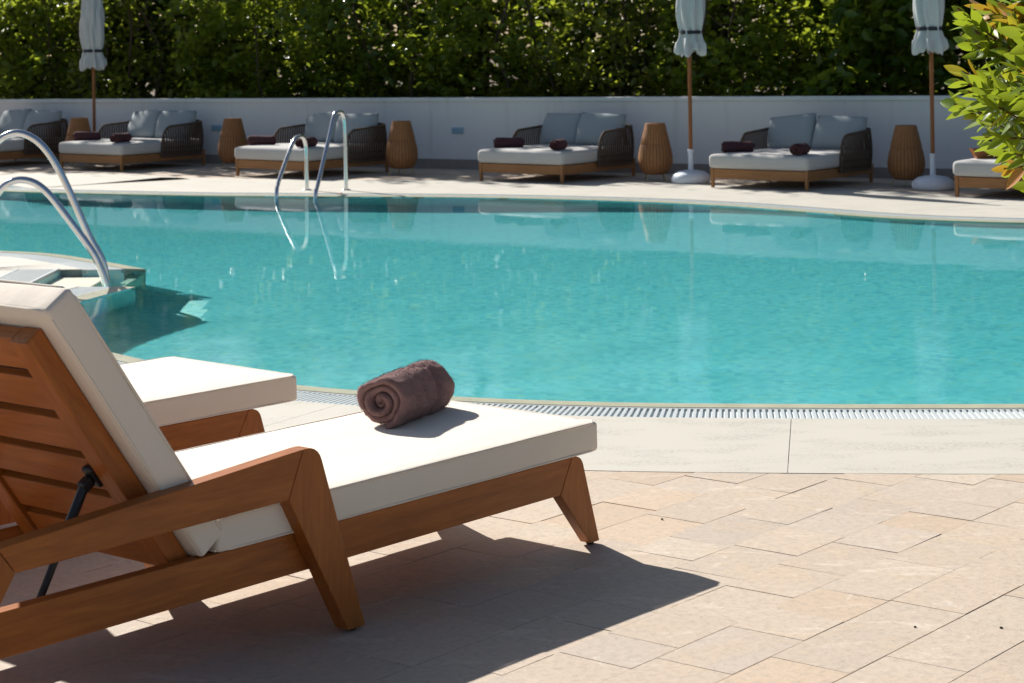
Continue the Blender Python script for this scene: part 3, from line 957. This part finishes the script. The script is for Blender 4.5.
# ------------------------------------------------------------------ woven daybeds
BW, BL = 1.22, 1.55
def make_daybed(label):
    root = empty('daybed', (0, 0, 0), 0, label, 'daybed', 'woven daybeds along the white wall')
    h = BW/2
    mb = MB()
    mb.box((-h+.046, .006, .10), (h-.046, .036, .205)); mb.box((-h+.046, BL-.036, .10), (h-.046, BL-.006, .205))
    mb.box((-h+.006, .046, .10), (-h+.036, BL-.046, .205)); mb.box((h-.036, .046, .10), (h-.006, BL-.046, .205))
    for y in (.4, .78, 1.16): mb.box((-h+.037, y-.04, .15), (h-.037, y+.04, .195))
    mb.build('bed_frame', M_BEDWOOD_X, root, bevel=.005)
    for x in (-h+.023, h-.023):
        for y in (.023, BL-.023):
            m2 = MB(); k = .6
            t_, b_ = .0225, .0155
            vs = [(x+sx*b_, y+sy*b_, 0) for sx, sy in ((-1, -1), (1, -1), (1, 1), (-1, 1))] + [(x+sx*t_, y+sy*t_, .212) for sx, sy in ((-1, -1), (1, -1), (1, 1), (-1, 1))]
            m2.add(vs, [(0, 3, 2, 1), (4, 5, 6, 7), (0, 1, 5, 4), (1, 2, 6, 5), (2, 3, 7, 6), (3, 0, 4, 7)])
            m2.build('leg', M_BEDWOOD_Z, root, bevel=.004)
    # mattress
    me = cushion_mesh('mattress', BW+.03, BL-.04, .155, .045, 16, 18, .012, 4, .006)
    o = link('mattress', me, M_MATTRESS, root); o.location = (-h-.015, -.02, .213)
    # woven shell: U in plan round the back half
    xr, yb, yf = h+.03, BL+.02, .70
    rc = .22
    path = []
    path += [Vector((xr, y, 0)) for y in np.linspace(yf, yb-rc, 24)]
    path += [Vector((xr-rc+rc*math.cos(a), yb-rc+rc*math.sin(a), 0)) for a in np.linspace(0, math.pi/2, 12)[1:]]
    path += [Vector((x, yb, 0)) for x in np.linspace(xr-rc, -(xr-rc), 26)[1:]]
    path += [Vector((-(xr-rc)-rc*math.sin(a), yb-rc+rc*math.cos(a), 0)) for a in np.linspace(0, math.pi/2, 12)[1:]]
    path += [Vector((-xr, y, 0)) for y in np.linspace(yb-rc, yf, 24)[1:]]
    path = resample(path, .0215)
    tot = len(path)-1
    def rim(i):
        d = min(i, tot-i)*.0215
        top = .555 + .06*min(1, d/1.0)
        if d < .16: top = .30 + (top-.30)*math.sqrt(max(0, 1-(1-d/.16)**2))
        return top
    zlo = .165
    mb = MB()
    for i, p in enumerate(path):
        zt = rim(i)
        q = path[min(i+1, tot)] if i < tot else path[i-1]
        t = (path[min(i+1, tot)]-path[max(i-1, 0)]).normalized()
        nrm = Vector((t.y, -t.x, 0))
        wv = .004*(1 if i % 2 else -1)
        pts = [p + nrm*(.02*math.sin((z-zlo)/(zt-zlo+1e-6)*math.pi) + wv) + Vector((0, 0, z)) for z in np.linspace(zlo, zt, 6)]
        mb.tube(pts, .0078, 5, False)
    shell = mb.build('woven_shell', M_ROPE, root, smooth=60)
    mb = MB()
    loop = [p + Vector((0, 0, rim(i))) for i, p in enumerate(path)]
    mb.tube(loop, .0155, 8)
    mb.tube([p + Vector((0, 0, zlo)) for p in path], .013, 8)
    mb.tube([p + Vector((0, 0, zlo+.11)) for p in path], .008, 6)
    mb.tube([path[0]+Vector((0, 0, zlo)), path[0]+Vector((0, 0, .31))], .0145, 8); mb.tube([path[-1]+Vector((0, 0, zlo)), path[-1]+Vector((0, 0, .31))], .0145, 8)
    mb.build('shell_rim', M_ROPE, shell, smooth=60)
    # two back pillows
    for k, x in enumerate((-.30, .30)):
        bm = bmesh.new()
        bmesh.ops.create_grid(bm, x_segments=14, y_segments=12, size=.5)
        g2 = bmesh.ops.duplicate(bm, geom=bm.faces[:])
        fcs = [f for f in g2['geom'] if isinstance(f, bmesh.types.BMFace)]
        low = {v for f in fcs for v in f.verts}
        for v in bm.verts:
            uu, vv = v.co.x*2, v.co.y*2
            prof = (max(0, 1-abs(uu)**3.2)*max(0, 1-abs(vv)**3.2))**.42
            zz = .105*prof + .006*mnoise.noise(Vector((uu*2+k*7, vv*2, 0)))*prof
            pin = 1 - .05*(uu*uu*vv*vv) - .035*(1-abs(uu))*abs(vv)**4
            v.co = Vector((uu*.315*pin, vv*.225*pin, -zz if v in low else zz))
        bmesh.ops.remove_doubles(bm, verts=bm.verts, dist=.0015)
        bmesh.ops.recalc_face_normals(bm, faces=bm.faces)
        me = bpy.data.meshes.new('back_pillow'); bm.to_mesh(me); bm.free(); me.shade_smooth()
        o = link('back_pillow', me, M_PILLOW, root)
        o.location = (x+.02, BL-.25+.01*k, .372+.175); o.rotation_euler = (R(68), R(2 if k else -1.5), R(3 if k else -2))
    return root

BED_RZ = R(-37)
bx = Vector((math.cos(BED_RZ), math.sin(BED_RZ), 0)); by = Vector((-bx.y, bx.x, 0))
beds = [
    ((-7.28, 27.45), 'shaded woven daybed cut off by the left edge of the picture'),
    ((-5.17, 26.35), 'woven daybed wholly in shade, just right of the leftmost umbrella pole'),
    ((-2.54, 24.45), 'woven daybed directly behind the steel pool ladder'),
    ((.56, 23.03), 'woven daybed with two slate pillows left of the middle umbrella'),
    ((3.15, 21.44), 'woven daybed between the middle and the rightmost umbrella'),
    ((5.47, 19.68), 'woven daybed half hidden by the bright laurel leaves at the right'),
]
proto = None
bed_objs = []
for k, (B, lab) in enumerate(beds):
    if proto is None: proto = o = make_daybed(lab)
    else:
        o = copy_tree(proto); o['label'] = lab
    c = Vector((B[0], B[1], 0)) - bx*(BW/2)
    o.location = c; o.rotation_euler = (0, 0, BED_RZ + R((0, .6, -1.0, .4, 0, .5)[k]))
    jr = random.Random(50+k)
    for ch in o.children:
        if ch.name.startswith('back_pillow'):                       # no two pillows lie alike
            ch.rotation_euler = (ch.rotation_euler[0] + R(jr.uniform(-5, 3)), ch.rotation_euler[1] + R(jr.uniform(-4, 4)), ch.rotation_euler[2] + R(jr.uniform(-5, 5)))
            ch.location = (ch.location[0] + jr.uniform(-.015, .015), ch.location[1] + jr.uniform(-.03, .0), ch.location[2] + jr.uniform(-.012, .01))
    bed_objs.append((o, c))
def on_bed(k, x, y, z): 
    c = bed_objs[k][1]; p = c + bx*x + by*y; return (p.x, p.y, z)
tlab = {1: 'just right of the leftmost umbrella pole', 2: 'behind the pool ladder', 3: 'left of the middle umbrella', 4: 'left of the rightmost umbrella'}
for k in (1, 2, 3, 4):
    for j, (x, y, rz, what) in enumerate(((-.44, .34, -3, 'rolled plum towel lying sideways on the daybed '), (.40, .22, 68, 'rolled plum towel seen end on, on the daybed '))):
        o = bpy.data.objects.new('rolled_towel', TW_SMALL); COL.objects.link(o)
        o.location = on_bed(k, x + .02*math.sin(k*3+j), y + .02*math.cos(k*2+j), .374+.062)
        o.rotation_euler = (0, 0, R(rz + 5*math.sin(k*2.3+j)))
        tag(o, what + tlab[k], 'towel', 'rolled towels on the daybeds')
# wooden tray on the daybed at the right
tr = empty('wooden_tray', on_bed(5, -.36, .42, .376), R(-4), 'small wooden tray with sloping sides on the daybed at the right edge', 'tray')
mb = MB(); mb.box((-.19, -.11, .0), (.19, .11, .012)); mb.build('tray_base', M_POLE, tr, bevel=.003)
mb = MB()
for sx in (-1, 1):
    mb.add([(sx*.19, -.11, .0125), (sx*.19, .11, .0125), (sx*.235, .135, .10), (sx*.235, -.135, .10), (sx*.178, -.11, .0125), (sx*.178, .11, .0125), (sx*.222, .135, .10), (sx*.222, -.135, .10)],
           [(0, 1, 2, 3), (7, 6, 5, 4), (0, 4, 5, 1), (2, 6, 7, 3), (1, 5, 6, 2), (0, 3, 7, 4)])
for sy in (-1, 1):
    mb.add([(-.177, sy*.11, .0125), (.177, sy*.11, .0125), (.221, sy*.135, .10), (-.221, sy*.135, .10), (-.177, sy*.098, .0125), (.177, sy*.098, .0125), (.221, sy*.122, .10), (-.221, sy*.122, .10)],
           [(0, 1, 2, 3), (7, 6, 5, 4), (0, 4, 5, 1), (2, 6, 7, 3), (1, 5, 6, 2), (0, 3, 7, 4)])
mb.build('tray_rim', M_POLE, tr)

# ------------------------------------------------------------------ tall woven baskets
def make_basket(label):
    root = empty('woven_basket', (0, 0, 0), 0, label, 'basket', 'tall rattan baskets between the daybeds')
    prof = [(.10, .075), (.130, .08), (.160, .11), (.190, .165), (.203, .215), (.204, .27), (.194, .34), (.178, .41), (.168, .43)]
    mb = MB(); mb.lathe(prof, 48, mod=lambda r, z, w: r + .0025*math.sin(w*24)*math.sin(z*160)); mb.build('woven_body', M_BASKET, root, smooth=50)
    mb = MB(); mb.lathe([(.172, .431), (.173, .436), (.150, .53), (.128, .62), (.117, .668), (.110, .672)], 48); mb.build('woven_neck', M_BASKET, root, smooth=40)
    for k in range(4):
        a = R(45+90*k)
        mb = MB(); mb.tube([(.12*math.cos(a), .12*math.sin(a), .10), (.165*math.cos(a), .165*math.sin(a), 0)], .007, 8); mb.build('leg', M_BRASS, root, smooth=60)
    return root
bk = [((-6.02, 27.75), 'rattan basket half hidden behind a daybed near the leftmost umbrella'),
      ((-3.75, 26.76), 'tall rattan basket at the left end of the daybed behind the pool ladder'),
      ((-1.40, 25.07), 'tall rattan basket standing alone to the right of the pool ladder'),
      ((1.66, 23.39), 'tall rattan basket beside the base of the middle umbrella'),
      ((4.31, 21.95), 'tall rattan basket behind the base of the rightmost umbrella')]
proto_b = None
for k, (p, lab) in enumerate(bk):
    if proto_b is None: proto_b = o = make_basket(lab)
    else:
        o = copy_tree(proto_b); o['label'] = lab
    o.location = (p[0], p[1], 0); o.rotation_euler = (0, 0, R(31*k))

# ------------------------------------------------------------------ closed umbrellas
def make_umbrella(label):
    root = empty('closed_umbrella', (0, 0, 0), 0, label, 'umbrella', 'closed umbrellas behind the pool')
    mb = MB(); mb.lathe([(.10, 0), (.205, .0), (.222, .02), (.224, .06), (.205, .10), (.16, .132), (.08, .148), (.02, .150)], 40)
    base = mb.build('umbrella_base', M_WHITEPL, root, smooth=50)
    mb = MB(); mb.lathe([(.034, .150), (.034, .155), (.030, .16), (.030, .36), (.036, .362), (.036, .385), (.026, .387)], 20); mb.build('base_tube', M_WHITEPL, base, smooth=40)
    mb = MB(); mb.lathe([(.0222, .20), (.0222, 2.95)], 16); mb.build('pole', M_POLE, root, smooth=40)
    def md(r, z, w):
        d = .24 if z < 1.62 else .14
        return r*(1 + d*math.sin(w*8 + .9*math.sin(z*7)) + .05*math.sin(w*13 + z*11) + .07*math.sin(w*3 + z*2.2))
    prof = [(.035, 1.60), (.09, 1.54), (.140, 1.487), (.156, 1.495), (.150, 1.58), (.130, 1.665), (.118, 1.715), (.117, 1.735), (.132, 1.80), (.148, 1.92), (.15, 2.1), (.135, 2.35), (.10, 2.6), (.05, 2.82), (.024, 2.88)]
    pr = crom([(r, 0, z) for r, z in prof], 4); pr = [(p.x, p.z) for p in pr]
    mb = MB(); mb.lathe(pr, 96, mod=md, cap=False)
    for i, (x, y, z) in enumerate(mb.v):
        if z < 1.66:
            w = math.atan2(y, x); f = (1.66-z)/.17
            mb.v[i] = (x, y, z + f*(.022*math.sin(8*w+.6) + .02*math.sin(3*w+1) + .012*math.sin(5*w)))
    can = mb.build('folded_canopy', M_CANOPY, root, smooth=60, fix=True)
    mb = MB(); mb.lathe([(.131, 1.705), (.135, 1.707), (.135, 1.743), (.131, 1.745)], 40, mod=lambda r, z, w: r*(1+.05*math.sin(w*3+z*2.2))); mb.build('tie_strap', M_STRAP, can, smooth=40)
    mb = MB(); mb.lathe([(.006, 2.95), (.03, 2.96), (.034, 2.99), (.01, 3.03)], 16); mb.build('finial', M_POLE, root, smooth=40)
    return root
um = [((-5.93, 28.32), 'closed grey umbrella at the left, its base hidden behind a daybed', (0, 0, 0)),
      ((2.03, 22.91), 'closed grey umbrella in the middle, white base between two daybeds', (.2, -.3, 0)),
      ((4.50, 21.47), 'closed grey umbrella on a wooden pole beside the bright laurel', (-.3, .55, 0))]
proto_u = None
for k, (p, lab, t) in enumerate(um):
    if proto_u is None: proto_u = o = make_umbrella(lab)
    else:
        o = copy_tree(proto_u); o['label'] = lab
    o.location = (p[0], p[1], 0); o.rotation_euler = (0, 0, R(t[2]))
    for ch in o.children:
        if ch.name.startswith('folded_canopy'): ch.location = ((0, 0, -.13), (.012, 0, .0), (-.012, 0, .0))[k]; ch.rotation_euler = (0, 0, R(50*k))

# ------------------------------------------------------------------ pool ladders
def rail(path, root, rad=.0225, flange=None, name='handrail'):
    pts = crom(path, 6)
    mb = MB(); mb.tube(pts, rad, 14)
    h = mb.build(name, M_STEEL, root, smooth=50)
    if flange is not None:
        for (x, y, z) in flange:
            f = MB(); f.lathe([(.052, 0), (.052, .006), (.044, .012), (.026, .014)], 20, (x, y, z)); f.build('flange', M_STEEL, h, smooth=30)
    return h
ld = empty('pool_ladder', (.075, 0, 0), 0, 'steel pool ladder with a tall and a short bent rail at the far pool edge', 'pool ladder')
rail([(-2.66, 21.66, -.9), (-2.67, 21.75, -.3), (-2.66, 21.78, 0.02), (-2.65, 21.88, .14), (-2.57, 22.12, .42), (-2.52, 22.30, .575), (-2.475, 22.42, .615), (-2.43, 22.52, .58), (-2.412, 22.57, .46), (-2.41, 22.57, .2), (-2.41, 22.57, .003)], ld, .023, [(-2.41, 22.57, 0)])
rail([(-2.23, 21.56, -.9), (-2.24, 21.66, -.3), (-2.225, 21.70, 0.02), (-2.205, 21.80, .14), (-2.11, 22.12, .62), (-2.07, 22.28, .845), (-2.03, 22.36, .885), (-1.985, 22.44, .855), (-1.965, 22.48, .70), (-1.96, 22.48, .3), (-1.96, 22.48, .003)], ld, .023, [(-1.96, 22.48, 0)])
for z in (-.32, -.6, -.85):
    mb = MB(); mb.box((-2.65, 21.58, z-.012), (-2.24, 21.68, z+.012)); mb.build('rung', M_STEEL, ld, bevel=.004)
hr = empty('step_handrail', (0, 0, 0), 0, 'curved steel handrails, one tall, one low, over the pool steps', 'handrail')
rail([(-2.86, 14.15, -.38), (-2.875, 14.15, -.16), (-2.892, 14.15, 0), (-2.923, 14.15, .14), (-3.01, 14.15, .306), (-3.143, 14.15, .617), (-3.225, 14.15, .79), (-3.317, 14.15, .93), (-3.414, 14.15, 1.011), (-3.52, 14.15, 1.04), (-3.631, 14.15, .994), (-3.72, 14.15, .88), (-3.77, 14.15, .70), (-3.79, 14.15, .4), (-3.79, 14.15, .003)], hr, .0255, [(-3.79, 14.15, 0)])
rail([(-2.79, 13.87, -.38), (-2.815, 13.87, -.16), (-2.845, 13.87, .019), (-2.893, 13.87, .151), (-2.947, 13.87, .249), (-3.079, 13.87, .433), (-3.213, 13.87, .609), (-3.309, 13.87, .695), (-3.405, 13.87, .725), (-3.49, 13.87, .71), (-3.57, 13.87, .645), (-3.65, 13.87, .50), (-3.68, 13.87, .25), (-3.68, 13.87, .003)], hr, .0255, [(-3.68, 13.87, 0)])

# ------------------------------------------------------------------ laurel at the right
def laurel():
    c0 = Vector((2.47, 6.35, 1.665)); rad = 1.0
    root = empty('laurel_shrub', (2.55, 6.35, 0), 0, 'sunlit laurel with glossy green leaves and a few red ones, right edge', 'shrub')
    b = Vector((2.55, 6.35, 0))
    g = np.random.default_rng(77)
    mbt = MB()
    pts = crom([Vector((0, 0, -.05)), Vector((.03, .02, .5)), Vector((-.04, 0, 1.0)), Vector((-.15, 0, 1.5))], 5)
    mbt.tube(pts, [.045*(1-.4*i/len(pts)) for i in range(len(pts))], 10)
    tips = []
    mbw = MB()
    nt = 0
    for k in range(6000):
        d = Vector(g.normal(size=3))
        d.normalize()
        if d.z < -.80: continue
        rr = rad*g.uniform(.50, 1.0)**.5
        rr *= 1 + .12*mnoise.noise(d*2.3)
        tip = c0 + d*rr - b
        if d.x > .25 and g.random() < .85: continue
        tips.append((tip, d)); nt += 1
        if nt >= 900: break
    V = []; F = []; T = []
    for tip, d in tips:
        st = pts[-1].lerp(pts[int(len(pts)*.55)], g.random())
        mid = st.lerp(tip, .62) + Vector((0, 0, -.05))
        ax = (tip-mid).normalized()
        ax = (ax + d*.5 + Vector((-.1, 0, .25))).normalized()
        t2 = tip + ax*.03
        mbw.tube(crom([st, mid, tip, t2], 3), .0028, 5, False)
        s1 = ax.cross(Vector((0, 0, 1)) if abs(ax.z) < .9 else Vector((1, 0, 0))).normalized(); s2 = ax.cross(s1)
        nl = int(g.integers(7, 12)); tonek = g.beta(2, 2.6)
        red = g.random() < .09
        for q in range(nl):
            w = q*2.4 + g.random()*.5
            f = q/nl
            base = tip.lerp(mid, .42*f) + ax*.01
            spread = .35 + .85*f + g.normal()*.12
            la = (ax*math.cos(spread) + (s1*math.cos(w)+s2*math.sin(w))*math.sin(spread) + Vector((0, 0, -.12*f))).normalized()
            lb = la.cross(ax + Vector(g.normal(size=3))*.25).normalized(); lc = lb.cross(la)
            if lc.dot(ax) < 0: lc = -lc
            L = .116*g.uniform(.7, 1.15)*(.75+.35*f); wd = L*g.uniform(.165, .205)
            cv = g.uniform(-.12, .22)
            n0 = len(V)
            prof = [(0, .04), (.12, .45), (.3, .9), (.5, 1.0), (.7, .82), (.87, .45), (1, .02)]
            for t, hw in prof:
                cpt = base + la*(L*t) - lc*(cv*L*t*t)
                V.append(cpt + lb*(wd*hw) + lc*(wd*hw*.35)); V.append(cpt); V.append(cpt - lb*(wd*hw) + lc*(wd*hw*.35))
            for i in range(len(prof)-1):
                F.append((n0+3*i, n0+3*i+1, n0+3*i+4, n0+3*i+3)); F.append((n0+3*i+1, n0+3*i+2, n0+3*i+5, n0+3*i+4))
            tn = min(.84, max(0, .75*tonek + .3*g.random()))
            if red and f < .55: tn = g.uniform(.93, 1.0)
            elif g.random() < .03: tn = .93
            T += [tn]*(3*len(prof))
    me = np_mesh('foliage', np.array([tuple(v) for v in V]), np.array(F))
    ca = me.color_attributes.new('tone', 'FLOAT_COLOR', 'POINT')
    ca.data.foreach_set('color', np.repeat(np.array(T)[:, None], 4, 1).astype(np.float32).ravel())
    me.shade_smooth()
    link('foliage', me, M_LEAF_D, root)
    mbt.build('trunk', M_BARK, root, smooth=60)
    mbw.build('twigs', M_TWIG, root, smooth=60, fix=False)
laurel()

# small things dropped on the deck
def flat_leaf(name, loc, rz, mat, L, label, cat):
    mb = MB(); prof = [(0, .02), (.25, .28), (.5, .34), (.8, .2), (1, .0)]
    vs = []
    for t, w in prof: vs += [(L*t, L*w, .006+.012*t*t), (L*t, 0, .002+.01*t*t), (L*t, -L*w, .006+.008*t)]
    fs = []
    for i in range(4): fs += [(3*i, 3*i+1, 3*i+4, 3*i+3), (3*i+1, 3*i+2, 3*i+5, 3*i+4)]
    o = mb.add(vs, fs).build(name, mat, None, True, fix=False); o.location = loc; o.rotation_euler = (0, 0, rz)
    tag(o, label, cat)
flat_leaf('fallen_leaf', (-1.93, 21.85, .003), R(20), M_DRYLEAF, .055, 'small orange fallen leaf on the pool edge at the foot of the ladder', 'leaf')

M_PEBBLE = plain('dark_pebble_stone', (.05, .04, .033), .8, 0, .2, 60, .3)
for k, (x, y, r_) in enumerate(((1.094, 5.535, .0042), (1.328, 5.515, .0048), (.49, 6.82, .0045))):
    bm = bmesh.new(); bmesh.ops.create_icosphere(bm, subdivisions=2, radius=r_)
    for v in bm.verts:
        v.co *= 1 + .25*mnoise.noise(v.co*130 + Vector((k*5, 0, 0))); v.co.z *= .6
    me = bpy.data.meshes.new('pebble'); bm.to_mesh(me); bm.free()
    o = link('pebble', me, M_PEBBLE, None, True); o.location = (x, y, -.002 + r_*.5); o.rotation_euler = (0, 0, k*1.3)
    tag(o, 'tiny dark pebble lying on the sunlit beige paving', 'pebble', 'dark pebbles on the sunlit paving')

# ------------------------------------------------------------------ light, sky, camera
SUN_EL = 33.9
to_sun = Vector((-.593, .805, 0))
w = bpy.data.worlds.new('World'); scene.world = w; w.use_nodes = True
nt = w.node_tree
sky = nt.nodes.new('ShaderNodeTexSky'); sky.sky_type = 'NISHITA'; sky.sun_disc = False
sky.sun_elevation = R(SUN_EL); sky.sun_rotation = math.atan2(to_sun.x, to_sun.y)
sky.air_density = .95; sky.dust_density = 1.2; sky.ozone_density = 1.0
bg = nt.nodes['Background']; bg.inputs['Strength'].default_value = .05
nt.links.new(sky.outputs[0], bg.inputs[0])
sd = bpy.data.lights.new('sun', 'SUN'); sd.energy = 5.0; sd.angle = R(.5); sd.color = (1, .955, .88)
so = bpy.data.objects.new('sun', sd); COL.objects.link(so)
ds = Vector((to_sun.x*math.cos(R(SUN_EL)), to_sun.y*math.cos(R(SUN_EL)), math.sin(R(SUN_EL))))
so.rotation_euler = ds.to_track_quat('Z', 'Y').to_euler(); so.location = ds*40
sd.cycles.is_caustics_light = True

cam = bpy.data.cameras.new('camera'); co = bpy.data.objects.new('camera', cam); COL.objects.link(co)
cam.sensor_width = 36; cam.sensor_fit = 'HORIZONTAL'; cam.lens = 2000/1024*36
cam.shift_y = -(341.5-43)/1024
co.location = (0, 0, 1.63); co.rotation_euler = (math.pi/2, .013, 0)
cam.clip_start = .05; cam.clip_end = 2000
cam.dof.use_dof = True; cam.dof.focus_distance = 6.7; cam.dof.aperture_fstop = 9
scene.camera = co
scene.render.engine = 'CYCLES'
cy = scene.cycles
cy.use_denoising = True
cy.max_bounces = 10; cy.diffuse_bounces = 4; cy.glossy_bounces = 4; cy.transmission_bounces = 6; cy.transparent_max_bounces = 8
cy.sample_clamp_indirect = 6
vs_ = scene.view_settings
vs_.view_transform = 'Standard'; vs_.look = 'None'; vs_.gamma = 1; vs_.exposure = .7
